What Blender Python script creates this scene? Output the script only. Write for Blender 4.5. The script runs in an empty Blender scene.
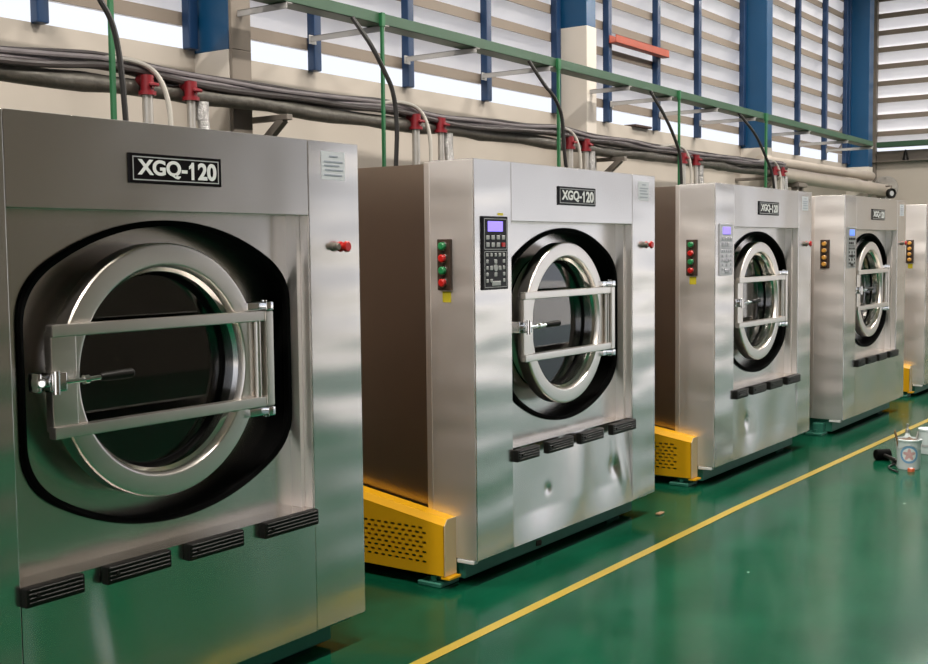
import bpy, bmesh, math, random
from math import pi, sin, cos, radians, sqrt
from mathutils import Vector, Matrix
random.seed(7)
SC = bpy.context.scene
COL = SC.collection

# ------------------------------------------------------------------ materials
def new_mat(name):
    m = bpy.data.materials.new(name); m.use_nodes = True
    nt = m.node_tree
    return m, nt, nt.nodes['Principled BSDF']

def pm(name, col, rough=0.5, metal=0.0, var=0.0, vscale=4.0, bump=0.0, bscale=30.0, spec=0.5, coat=0.0):
    """procedural principled material with noise variation of colour and optional bump"""
    m, nt, b = new_mat(name)
    N, L = nt.nodes, nt.links
    b.inputs['Roughness'].default_value = rough
    b.inputs['Metallic'].default_value = metal
    b.inputs['Specular IOR Level'].default_value = spec
    b.inputs['Coat Weight'].default_value = coat
    tc = N.new('ShaderNodeTexCoord')
    nz = N.new('ShaderNodeTexNoise'); nz.inputs['Scale'].default_value = vscale; nz.inputs['Detail'].default_value = 5
    L.new(tc.outputs['Object'], nz.inputs['Vector'])
    mx = N.new('ShaderNodeMix'); mx.data_type = 'RGBA'
    d = 1 - var; u = 1 + var * .6
    mx.inputs['A'].default_value = (col[0]*d, col[1]*d, col[2]*d, 1)
    mx.inputs['B'].default_value = (min(1, col[0]*u), min(1, col[1]*u), min(1, col[2]*u), 1)
    L.new(nz.outputs['Fac'], mx.inputs['Factor']); L.new(mx.outputs['Result'], b.inputs['Base Color'])
    if bump:
        n2 = N.new('ShaderNodeTexNoise'); n2.inputs['Scale'].default_value = bscale; n2.inputs['Detail'].default_value = 4
        L.new(tc.outputs['Object'], n2.inputs['Vector'])
        bp = N.new('ShaderNodeBump'); bp.inputs['Strength'].default_value = bump; bp.inputs['Distance'].default_value = .01
        L.new(n2.outputs['Fac'], bp.inputs['Height']); L.new(bp.outputs['Normal'], b.inputs['Normal'])
    return m

def steel(name, col=(.70, .68, .65), rough=.24, wave=.5, wscale=1.6, brush=.06, stretch=(2, 2, 90), var=.05, wst=(1, 1, 1)):
    """brushed stainless sheet: fine horizontal brushing plus the slow waviness of thin sheet"""
    m, nt, b = new_mat(name)
    N, L = nt.nodes, nt.links
    b.inputs['Metallic'].default_value = 1.0
    tc = N.new('ShaderNodeTexCoord')
    mp = N.new('ShaderNodeMapping'); mp.inputs['Scale'].default_value = stretch
    L.new(tc.outputs['Object'], mp.inputs['Vector'])
    br = N.new('ShaderNodeTexNoise'); br.inputs['Scale'].default_value = 3.0; br.inputs['Detail'].default_value = 6
    L.new(mp.outputs['Vector'], br.inputs['Vector'])
    mr = N.new('ShaderNodeMapRange'); mr.inputs['To Min'].default_value = rough - brush*.4; mr.inputs['To Max'].default_value = rough + brush*.6
    L.new(br.outputs['Fac'], mr.inputs['Value']); L.new(mr.outputs['Result'], b.inputs['Roughness'])
    big = N.new('ShaderNodeTexNoise'); big.inputs['Scale'].default_value = 2.3; big.inputs['Detail'].default_value = 3
    L.new(tc.outputs['Object'], big.inputs['Vector'])
    mx = N.new('ShaderNodeMix'); mx.data_type = 'RGBA'
    mx.inputs['A'].default_value = (col[0]*(1-var), col[1]*(1-var), col[2]*(1-var), 1)
    mx.inputs['B'].default_value = (col[0]*(1+var), col[1]*(1+var), col[2]*(1+var), 1)
    L.new(big.outputs['Fac'], mx.inputs['Factor']); L.new(mx.outputs['Result'], b.inputs['Base Color'])
    w = N.new('ShaderNodeTexNoise'); w.inputs['Scale'].default_value = wscale; w.inputs['Detail'].default_value = 1.0
    oi = N.new('ShaderNodeObjectInfo')
    av = N.new('ShaderNodeVectorMath'); av.operation = 'ADD'
    L.new(tc.outputs['Object'], av.inputs[0]); L.new(oi.outputs['Location'], av.inputs[1])
    wm = N.new('ShaderNodeMapping'); wm.inputs['Scale'].default_value = wst
    L.new(av.outputs['Vector'], wm.inputs['Vector']); L.new(wm.outputs['Vector'], w.inputs['Vector'])
    b1 = N.new('ShaderNodeBump'); b1.inputs['Strength'].default_value = wave; b1.inputs['Distance'].default_value = .03
    L.new(w.outputs['Fac'], b1.inputs['Height'])
    L.new(b1.outputs['Normal'], b.inputs['Normal'])
    return m

def floor_mat():
    m, nt, b = new_mat('green_epoxy')
    b.inputs['IOR'].default_value = 1.22
    N, L = nt.nodes, nt.links
    tc = N.new('ShaderNodeTexCoord')
    n1 = N.new('ShaderNodeTexNoise'); n1.inputs['Scale'].default_value = 1.7; n1.inputs['Detail'].default_value = 8; n1.inputs['Roughness'].default_value = .65
    L.new(tc.outputs['Object'], n1.inputs['Vector'])
    cr = N.new('ShaderNodeValToRGB')
    cr.color_ramp.elements[0].position = .3; cr.color_ramp.elements[0].color = FLOOR_A
    cr.color_ramp.elements[1].position = .72; cr.color_ramp.elements[1].color = FLOOR_B
    L.new(n1.outputs['Fac'], cr.inputs['Fac'])
    # pale scuffs
    mp = N.new('ShaderNodeMapping'); mp.inputs['Scale'].default_value = (1, 3.2, 1); mp.inputs['Rotation'].default_value = (0, 0, .5)
    L.new(tc.outputs['Object'], mp.inputs['Vector'])
    n2 = N.new('ShaderNodeTexNoise'); n2.inputs['Scale'].default_value = 3.5; n2.inputs['Detail'].default_value = 9; n2.inputs['Roughness'].default_value = .7
    L.new(mp.outputs['Vector'], n2.inputs['Vector'])
    c2 = N.new('ShaderNodeValToRGB'); c2.color_ramp.elements[0].position = .66; c2.color_ramp.elements[1].position = .8
    c2.color_ramp.elements[1].color = (.5, .5, .5, 1)
    L.new(n2.outputs['Fac'], c2.inputs['Fac'])
    mx = N.new('ShaderNodeMix'); mx.data_type = 'RGBA'
    L.new(c2.outputs['Color'], mx.inputs['Factor']); L.new(cr.outputs['Color'], mx.inputs['A'])
    mx.inputs['B'].default_value = (.20, .30, .24, 1)
    vo = N.new('ShaderNodeTexVoronoi'); vo.inputs['Scale'].default_value = 3.0
    m3 = N.new('ShaderNodeMapping'); m3.inputs['Scale'].default_value = (1, 1.6, 1); L.new(tc.outputs['Object'], m3.inputs['Vector']); L.new(m3.outputs['Vector'], vo.inputs['Vector'])
    lt = N.new('ShaderNodeMath'); lt.operation = 'LESS_THAN'; lt.inputs[1].default_value = .036; L.new(vo.outputs['Distance'], lt.inputs[0])
    sp = N.new('ShaderNodeSeparateColor'); L.new(vo.outputs['Color'], sp.inputs['Color'])
    gt = N.new('ShaderNodeMath'); gt.operation = 'GREATER_THAN'; gt.inputs[1].default_value = .72; L.new(sp.outputs[0], gt.inputs[0])
    ml = N.new('ShaderNodeMath'); ml.operation = 'MULTIPLY'; L.new(lt.outputs[0], ml.inputs[0]); L.new(gt.outputs[0], ml.inputs[1])
    mz = N.new('ShaderNodeMix'); mz.data_type = 'RGBA'; L.new(ml.outputs[0], mz.inputs['Factor']); L.new(mx.outputs['Result'], mz.inputs['A']); mz.inputs['B'].default_value = (.30, .42, .34, 1)
    L.new(mz.outputs['Result'], b.inputs['Base Color'])
    mr = N.new('ShaderNodeMapRange'); mr.inputs['To Min'].default_value = .10; mr.inputs['To Max'].default_value = .22
    L.new(n1.outputs['Fac'], mr.inputs['Value']); L.new(mr.outputs['Result'], b.inputs['Roughness'])
    n3 = N.new('ShaderNodeTexNoise'); n3.inputs['Scale'].default_value = 5; n3.inputs['Detail'].default_value = 3
    L.new(tc.outputs['Object'], n3.inputs['Vector'])
    bp = N.new('ShaderNodeBump'); bp.inputs['Strength'].default_value = .10; bp.inputs['Distance'].default_value = .01
    L.new(n3.outputs['Fac'], bp.inputs['Height']); L.new(bp.outputs['Normal'], b.inputs['Normal'])
    return m

def louver_mat():
    """white light-transmitting fibreglass louvre blade"""
    m = bpy.data.materials.new('louvre_fibreglass'); m.use_nodes = True
    nt = m.node_tree; N, L = nt.nodes, nt.links
    N.remove(N['Principled BSDF']); out = N['Material Output']
    d = N.new('ShaderNodeBsdfDiffuse'); t = N.new('ShaderNodeBsdfTranslucent')
    tc = N.new('ShaderNodeTexCoord'); nz = N.new('ShaderNodeTexNoise'); nz.inputs['Scale'].default_value = 3
    L.new(tc.outputs['Object'], nz.inputs['Vector'])
    cr = N.new('ShaderNodeValToRGB')
    cr.color_ramp.elements[0].color = (.86, .85, .85, 1); cr.color_ramp.elements[1].color = (.94, .93, .93, 1)
    L.new(nz.outputs['Fac'], cr.inputs['Fac']); L.new(cr.outputs['Color'], d.inputs['Color']); L.new(cr.outputs['Color'], t.inputs['Color'])
    mx = N.new('ShaderNodeMixShader'); mx.inputs['Fac'].default_value = LOUVER_T
    L.new(d.outputs[0], mx.inputs[1]); L.new(t.outputs[0], mx.inputs[2]); L.new(mx.outputs[0], out.inputs['Surface'])
    return m

def emit_mat(name, col, s):
    m, nt, b = new_mat(name)
    b.inputs['Base Color'].default_value = (*col, 1)
    b.inputs['Emission Color'].default_value = (*col, 1); b.inputs['Emission Strength'].default_value = s
    return m

def glass_mat():
    m = bpy.data.materials.new('door_glass'); m.use_nodes = True
    nt = m.node_tree; N, L = nt.nodes, nt.links
    N.remove(N['Principled BSDF']); out = N['Material Output']
    t = N.new('ShaderNodeBsdfTransparent'); t.inputs['Color'].default_value = (.80, .86, .83, 1)
    g = N.new('ShaderNodeBsdfGlossy'); g.inputs['Roughness'].default_value = .02
    fr = N.new('ShaderNodeFresnel'); fr.inputs['IOR'].default_value = 2.0
    mx = N.new('ShaderNodeMixShader')
    L.new(fr.outputs[0], mx.inputs['Fac']); L.new(t.outputs[0], mx.inputs[1]); L.new(g.outputs[0], mx.inputs[2])
    L.new(mx.outputs[0], out.inputs['Surface'])
    return m

FLOOR_A = (.0016, .044, .020, 1)
FLOOR_B = (.005, .082, .041, 1)
LOUVER_T = .68
M = {}
M['steel'] = steel('stainless_sheet', (.72, .68, .64), .25, brush=.03)
M['steel_column'] = steel('stainless_column', (.74, .70, .66), .25, .9, 1.5, .03, (2, 2, 90), .04, (.7, .7, 2.4))
M['steel_smooth'] = steel('stainless_turned', (.74, .72, .69), .16, .06, 3.0, .02, (6, 6, 6), .03)
M['steel_door'] = steel('stainless_door_ring', (.78, .73, .68), .32, .05, 3.0, .03, (4, 4, 4), .04)
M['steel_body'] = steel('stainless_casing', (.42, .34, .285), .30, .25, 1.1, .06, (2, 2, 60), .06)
M['steel_matte'] = steel('stainless_matte', (.93, .89, .87), .46, .9, 1.6, .05, (2, 2, 60), .04, (.8, .8, 2.2))
M['steel_trim'] = steel('stainless_trim', (.90, .84, .80), .42, .1, 2, .03)
M['cream'] = pm('pale_guard_plate', (.84, .62, .36), .4, 0, .05, 8)  # yellow end face of the guard, its overexposure put into a paler colour
M['drum'] = steel('drum_steel', (.55, .53, .50), .22, .1, 4.0, .05, (20, 20, 20), .1)
M['chrome'] = pm('chrome', (.85, .85, .85), .08, 1.0, .05, 20)
M['black_rubber'] = pm('black_rubber', (.003, .003, .003), .7, 0, .2, 12, .1, 60, .04)
M['black_plastic'] = pm('black_plastic', (.010, .009, .008), .42, 0, .25, 20, .1, 80, .2)
M['black_gloss'] = pm('black_gloss', (.008, .007, .008), .22, 0, .1, 10, 0, 30, .12)
M['white_print'] = pm('white_print', (.80, .80, .79), .5, 0, .03, 30)
M['grey_print'] = pm('grey_print', (.42, .42, .42), .5, 0, .08, 30)
M['film'] = pm('pale_film', (.62, .61, .66), .35, 0, .06, 30)  # dark glossy keypad coloured pale, glare painted in
M['film_dark'] = pm('pale_film_keys', (.42, .41, .46), .35, 0, .06, 30)  # keys and lines toned up to go with the painted glare
M['sticker'] = pm('sticker_paper', (.66, .68, .72), .5, 0, .05, 30)
M['sticker_ink'] = pm('sticker_ink', (.36, .39, .46), .5, 0, .2, 60)
M['red'] = pm('red_plastic', (.55, .015, .012), .3, 0, .1, 20)
M['green_btn'] = pm('green_plastic', (.02, .22, .07), .3, 0, .1, 20)
M['amber'] = pm('amber_plastic', (.70, .33, .06), .3, 0, .1, 20)
M['brown_box'] = pm('brown_switch_box', (.045, .022, .012), .5, 0, .2, 20)
M['yellow_tag'] = pm('yellow_tag', (.72, .58, .03), .5, 0, .05, 20)
M['guard'] = pm('yellow_guard_paint', (.95, .47, .008), .38, 0, .06, 6, .03, 40)
M['base'] = pm('green_machine_paint', (.045, .22, .155), .4, 0, .25, 8)
M['screen'] = emit_mat('lcd_screen', (.30, .22, .95), .9)
M['screen_blue'] = emit_mat('lcd_screen_blue', (.12, .25, .95), .9)
M['glass'] = glass_mat()
M['floor'] = floor_mat()
M['wall'] = pm('beige_wall_paint', (.455, .405, .35), .7, 0, .09, 1.6, .08, 14)
M['hall'] = pm('hall_wall_paint', (.13, .11, .085), .75, 0, .12, .6)
M['ceiling'] = pm('ceiling_sheet', (.42, .40, .37), .7, 0, .08, .7)
M['louver'] = louver_mat()
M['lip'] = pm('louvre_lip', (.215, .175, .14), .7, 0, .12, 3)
M['blue'] = pm('blue_steel_paint', (.004, .058, .145), .35, 0, .18, 2.2, .05, 10)
M['blue_dark'] = pm('blue_mullion_paint', (.004, .028, .085), .35, 0, .18, 3)
M['white_paint'] = pm('white_column_paint', (.62, .565, .50), .65, 0, .08, 3, .06, 20)
M['grey_paint'] = pm('bare_column_flange', (.19, .16, .13), .65, 0, .12, 3)
M['tray'] = pm('green_tray_paint', (.028, .080, .040), .45, 0, .25, 3)
M['rod'] = pm('green_rod_paint', (.014, .125, .042), .45, 0, .15, 3)
M['galv'] = pm('galvanised', (.50, .48, .45), .42, .75, .2, 12, .1, 40)
M['arm'] = pm('grey_arm_paint', (.42, .41, .40), .5, .2, .12, 6)
M['lag'] = pm('silver_pipe_lagging', (.14, .13, .112), .45, .55, .4, 7, .9, 16)
M['lag_pale'] = pm('pale_pipe_jacket', (.56, .49, .42), .4, .4, .12, 4, .2, 12)
M['cable_grey'] = pm('grey_cable', (.26, .23, .24), .5, 0, .2, 9)
M['cable_dark'] = pm('dark_cable', (.055, .045, .045), .5, 0, .2, 9)
M['cable_black'] = pm('black_cable', (.012, .011, .011), .5, 0, .2, 9)
M['hose_white'] = pm('pale_hose', (.50, .47, .42), .45, 0, .1, 9)
M['braid'] = pm('braided_hose', (.48, .47, .46), .35, .7, .45, 60, .8, 90)
M['valve_red'] = pm('valve_red', (.20, .008, .014), .4, 0, .2, 14)
M['red_oxide'] = pm('red_oxide_paint', (.36, .062, .03), .55, 0, .2, 6)
M['rust'] = pm('rusty_steel', (.06, .035, .028), .8, .2, .3, 20, .3, 40)
M['strut'] = pm('grey_strut', (.20, .175, .15), .5, .4, .2, 8)
M['line'] = pm('yellow_line_paint', (.47, .335, .045), .35, 0, .16, 5)
M['pail'] = pm('pail_white', (.60, .66, .66), .4, 0, .08, 9)
M['pail_blue'] = pm('pail_print_blue', (.20, .40, .62), .4, 0, .15, 30)
M['pail_red'] = pm('pail_print_red', (.70, .42, .42), .4, 0, .3, 50)
M['brown'] = pm('brown_contents', (.13, .08, .05), .7, 0, .4, 25, .3, 50)
M['wood'] = pm('tool_wood', (.30, .17, .08), .6, 0, .2, 15)
M['clear'] = pm('clear_plastic', (.62, .66, .65), .15, 0, .1, 9)
M['orange'] = pm('orange_plastic', (.60, .13, .05), .4, 0, .25, 30)
M['outside'] = pm('outside_concrete', (.72, .69, .66), .8, 0, .08, .5)
M['lamp'] = emit_mat('lamp_diffuser', (1, .97, .92), 3.0)

# ------------------------------------------------------------------ mesh helpers
def box(bm, a, b):
    x0, y0, z0 = a; x1, y1, z1 = b
    v = [bm.verts.new(p) for p in ((x0,y0,z0),(x1,y0,z0),(x1,y1,z0),(x0,y1,z0),(x0,y0,z1),(x1,y0,z1),(x1,y1,z1),(x0,y1,z1))]
    for f in ((0,3,2,1),(4,5,6,7),(0,1,5,4),(1,2,6,5),(2,3,7,6),(3,0,4,7)):
        bm.faces.new([v[i] for i in f])
    return v

def bbox(bm, a, b, r=.006, seg=2):
    """bevelled box"""
    t = bmesh.new(); box(t, a, b)
    bmesh.ops.bevel(t, geom=list(t.edges), offset=r, segments=seg, affect='EDGES', profile=.5)
    append(bm, t)

def append(bm, t, mat=None):
    me = bpy.data.meshes.new('t'); t.to_mesh(me); t.free()
    if mat is not None: me.transform(mat)
    bm.from_mesh(me); bpy.data.meshes.remove(me)

def cyl(bm, p0, p1, r0, r1=None, seg=20, caps=True):
    tube(bm, [p0, p1], r0 if r1 is None else (r0, r1), seg, caps)

def tube(bm, pts, r, seg=10, caps=True):
    P = [Vector(p) for p in pts]; n = len(P)
    rr = list(r) if isinstance(r, (list, tuple)) else [r]*n
    prev = None; rings = []
    for i, p in enumerate(P):
        if i == 0: t = P[1]-P[0]
        elif i == n-1: t = P[-1]-P[-2]
        else: t = (P[i+1]-P[i]).normalized() + (P[i]-P[i-1]).normalized()
        t.normalize()
        if prev is None:
            a = Vector((0,0,1)) if abs(t.z) < .9 else Vector((1,0,0))
            u = t.cross(a).normalized()
        else:
            u = (prev - t*prev.dot(t)).normalized()
        prev = u; w = t.cross(u)
        rings.append([bm.verts.new(p + rr[i]*(cos(2*pi*k/seg)*u + sin(2*pi*k/seg)*w)) for k in range(seg)])
    for a, b in zip(rings, rings[1:]):
        for k in range(seg):
            bm.faces.new((a[k], a[(k+1)%seg], b[(k+1)%seg], b[k]))
    if caps:
        bm.faces.new(rings[0][::-1]); bm.faces.new(rings[-1])

def smooth_path(pts, n=8):
    """Catmull-Rom"""
    P = [Vector(p) for p in pts]; P = [2*P[0]-P[1]] + P + [2*P[-1]-P[-2]]
    out = []
    for i in range(1, len(P)-2):
        for k in range(n):
            t = k/n; a, b, c, d = P[i-1], P[i], P[i+1], P[i+2]
            out.append(.5*((2*b)+(-a+c)*t+(2*a-5*b+4*c-d)*t*t+(-a+3*b-3*c+d)*t**3))
    out.append(P[-2]); return out

def lathe_y(bm, prof, cx, cz, seg=72, close=False):
    """revolve (r, y) profile about the y axis through (cx, cz)"""
    rings = []
    for r, y in prof:
        rings.append([bm.verts.new((cx + r*cos(2*pi*k/seg), y, cz + r*sin(2*pi*k/seg))) for k in range(seg)])
    pairs = list(zip(rings, rings[1:]))
    if close: pairs.append((rings[-1], rings[0]))
    for a, b in pairs:
        for k in range(seg):
            bm.faces.new((a[k], b[k], b[(k+1)%seg], a[(k+1)%seg]))

def lathe_z(bm, prof, cx, cy, seg=40):
    rings = [[bm.verts.new((cx + r*cos(2*pi*k/seg), cy + r*sin(2*pi*k/seg), z)) for k in range(seg)] for r, z in prof]
    for a, b in zip(rings, rings[1:]):
        for k in range(seg):
            bm.faces.new((a[k], a[(k+1)%seg], b[(k+1)%seg], b[k]))

def bridge(bm, a, b):
    n = len(a)
    for k in range(n):
        bm.faces.new((a[k], a[(k+1)%n], b[(k+1)%n], b[k]))

def finish(bm, smooth=True, angle=32):
    bmesh.ops.recalc_face_normals(bm, faces=bm.faces)
    for f in bm.faces: f.smooth = smooth
    if smooth:
        lim = radians(angle)
        for e in bm.edges:
            if len(e.link_faces) == 2:
                if e.calc_face_angle(0) > lim: e.smooth = False

def mesh_of(name, bm, mat, smooth=True, recalc=True):
    if recalc: finish(bm, smooth)
    me = bpy.data.meshes.new(name); bm.to_mesh(me); bm.free()
    me.materials.append(M[mat]); return me

def link(name, me, parent=None, loc=(0,0,0)):
    o = bpy.data.objects.new(name, me); COL.objects.link(o)
    o.parent = parent; o.location = loc
    wn = o.modifiers.new('weighted', 'WEIGHTED_NORMAL'); wn.keep_sharp = True
    return o

def obj(name, bm, mat, parent=None, smooth=True, loc=(0,0,0)):
    return link(name, mesh_of(name, bm, mat, smooth), parent, loc)

def tag(o, label, cat, group=None, kind=None):
    o['label'] = label; o['category'] = cat
    if group: o['group'] = group
    if kind: o['kind'] = kind
    return o

def thing(name, label, cat, loc=(0,0,0), group=None):
    o = bpy.data.objects.new(name, None); COL.objects.link(o); o.location = loc
    o.empty_display_size = .1
    return tag(o, label, cat, group)

def struct(name, bm, mat, smooth=False):
    o = obj(name, bm, mat, None, smooth); o['kind'] = 'structure'; return o

def B(*boxes, r=0):
    bm = bmesh.new()
    for a, b in boxes:
        if r: bbox(bm, a, b, r)
        else: box(bm, a, b)
    return bm

def text_mesh(name, s, height, width, mat, depth=.002, bold=.012):
    """lettering from Blender's built-in font; lies in the xz plane facing -y, centred"""
    cu = bpy.data.curves.new(name, 'FONT'); cu.body = s; cu.align_x = 'CENTER'; cu.align_y = 'CENTER'
    cu.offset = bold; cu.extrude = .02
    o = bpy.data.objects.new(name, cu); COL.objects.link(o)
    dg = bpy.context.evaluated_depsgraph_get()
    me = bpy.data.meshes.new_from_object(o.evaluated_get(dg))
    bpy.data.objects.remove(o); bpy.data.curves.remove(cu)
    xs = [v.co.x for v in me.vertices]; ys = [v.co.y for v in me.vertices]
    cx, cy = (min(xs)+max(xs))/2, (min(ys)+max(ys))/2
    sx, sy = width/(max(xs)-min(xs)), height/(max(ys)-min(ys))
    for v in me.vertices:
        x, y, z = v.co
        v.co = ((x-cx)*sx, -z*depth/.04, (y-cy)*sy)
    me.materials.clear(); me.materials.append(M[mat]); me.name = name
    return me

# ------------------------------------------------------------------ the washing machine
bW, W2, CW = .32, 1.301, .295          # control column, middle, right column widths
XR = bW + W2; XE = XR + CW
ZT, ZB, ZH, ZL = 2.05, .13, 1.761, .622
DA, DEPTH, RC = .265, 2.15, .10
CX, CZ = .955, 1.222                    # door centre

def outline(inset=0.0, n=14):
    """opening: wide arc over and under, straight sides, rounded where they meet; centred on ox, oz"""
    ox, oz, hw, hh, drop = 1.003, 1.212, .592 - inset, .515 - inset, .215
    R = (hw*hw + drop*drop)/(2*drop)
    q = []
    xa = hw*.80
    for i in range(n):                                  # half arc, apex to right
        x = xa*i/(n-1); q.append((x, hh - R + sqrt(R*R - x*x)))
    za = q[-1][1]; zb = hh - drop - .11
    sl = xa/sqrt(R*R-xa*xa)                             # slope at end
    px = hw; pz = za - sl*(hw - xa)                     # control point
    for i in range(1, n):
        t = i/(n-1)
        q.append(((1-t)**2*xa + 2*t*(1-t)*px + t*t*hw, (1-t)**2*za + 2*t*(1-t)*pz + t*t*zb))
    right_up = q; right_dn = [(x, -z) for x, z in q][::-1]
    left_dn = [(-x, -z) for x, z in q][1:]; left_up = [(-x, z) for x, z in q][::-1][:-1]
    pts = right_up + right_dn + left_dn + left_up
    out = []
    for p in pts:
        if not out or (Vector(p)-Vector(out[-1])).length > 1e-5: out.append(p)
    if (Vector(out[0])-Vector(out[-1])).length < 1e-5: out.pop()
    return [(ox+x, oz+z) for x, z in out]

def holed_panel(bm, x0, x1, z0, z1, hole, y0, y1):
    """rectangular panel with a hole, front at y0, back at y1"""
    cx = sum(p[0] for p in hole)/len(hole); cz = sum(p[1] for p in hole)/len(hole)
    def outer(p):
        dx, dz = p[0]-cx, p[1]-cz
        ts = []
        if dx > 1e-9: ts.append((x1-cx)/dx)
        if dx < -1e-9: ts.append((x0-cx)/dx)
        if dz > 1e-9: ts.append((z1-cz)/dz)
        if dz < -1e-9: ts.append((z0-cz)/dz)
        t = min(ts); return (cx+dx*t, cz+dz*t)
    inn = list(hole); out = [outer(p) for p in inn]
    for c in ((x0,z0),(x1,z0),(x1,z1),(x0,z1)):         # snap nearest outer point to each corner
        k = min(range(len(out)), key=lambda i: (out[i][0]-c[0])**2+(out[i][1]-c[1])**2); out[k] = c
    F = [bm.verts.new((x, y0, z)) for x, z in inn]; G = [bm.verts.new((x, y0, z)) for x, z in out]
    F2 = [bm.verts.new((x, y1, z)) for x, z in inn]; G2 = [bm.verts.new((x, y1, z)) for x, z in out]
    bridge(bm, F, G); bridge(bm, F2, G2); bridge(bm, F, F2); bridge(bm, G, G2)

def loft(bm, loops):
    R = [[bm.verts.new(p) for p in lp] for lp in loops]
    for a, b in zip(R, R[1:]): bridge(bm, a, b)
    return R

def lower_panel_mesh(name, dents, lean=0.0):
    bm = bmesh.new(); nx, nz = 90, 44
    def d(x, z):
        s = 0
        for (a, cx, cz, sx, sz, tilt) in dents:
            u = (x-cx) + tilt*(z-cz)
            s += a*math.exp(-(u/sx)**2 - ((z-cz)/sz)**2)
        edge = min(1, (ZL-z)/.03, (z-ZB)/.14, (x-bW)/.02, (XR-x)/.02)
        return s*max(0, edge) + lean*(z-ZB)/(ZL-ZB)
    g = [[bm.verts.new((bW+.002+(W2-.004)*i/nx, d(bW+W2*i/nx, ZB+(ZL-ZB)*j/nz), ZB+(ZL-ZB)*j/nz)) for j in range(nz+1)] for i in range(nx+1)]
    for i in range(nx):
        for j in range(nz):
            bm.faces.new((g[i][j], g[i+1][j], g[i+1][j+1], g[i][j+1]))
    def wall(edge, back):
        bk = [bm.verts.new(p) for p in back(edge)]
        for k in range(len(edge)-1): bm.faces.new((edge[k], edge[k+1], bk[k+1], bk[k]))
    bk = lambda e: [(v.co.x, .115, v.co.z) for v in e]
    wall([g[i][nz] for i in range(nx+1)], bk); wall([g[i][0] for i in range(nx+1)], bk)
    wall(g[0], bk); wall(g[nx], bk)
    return mesh_of(name, bm, 'steel')

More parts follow.
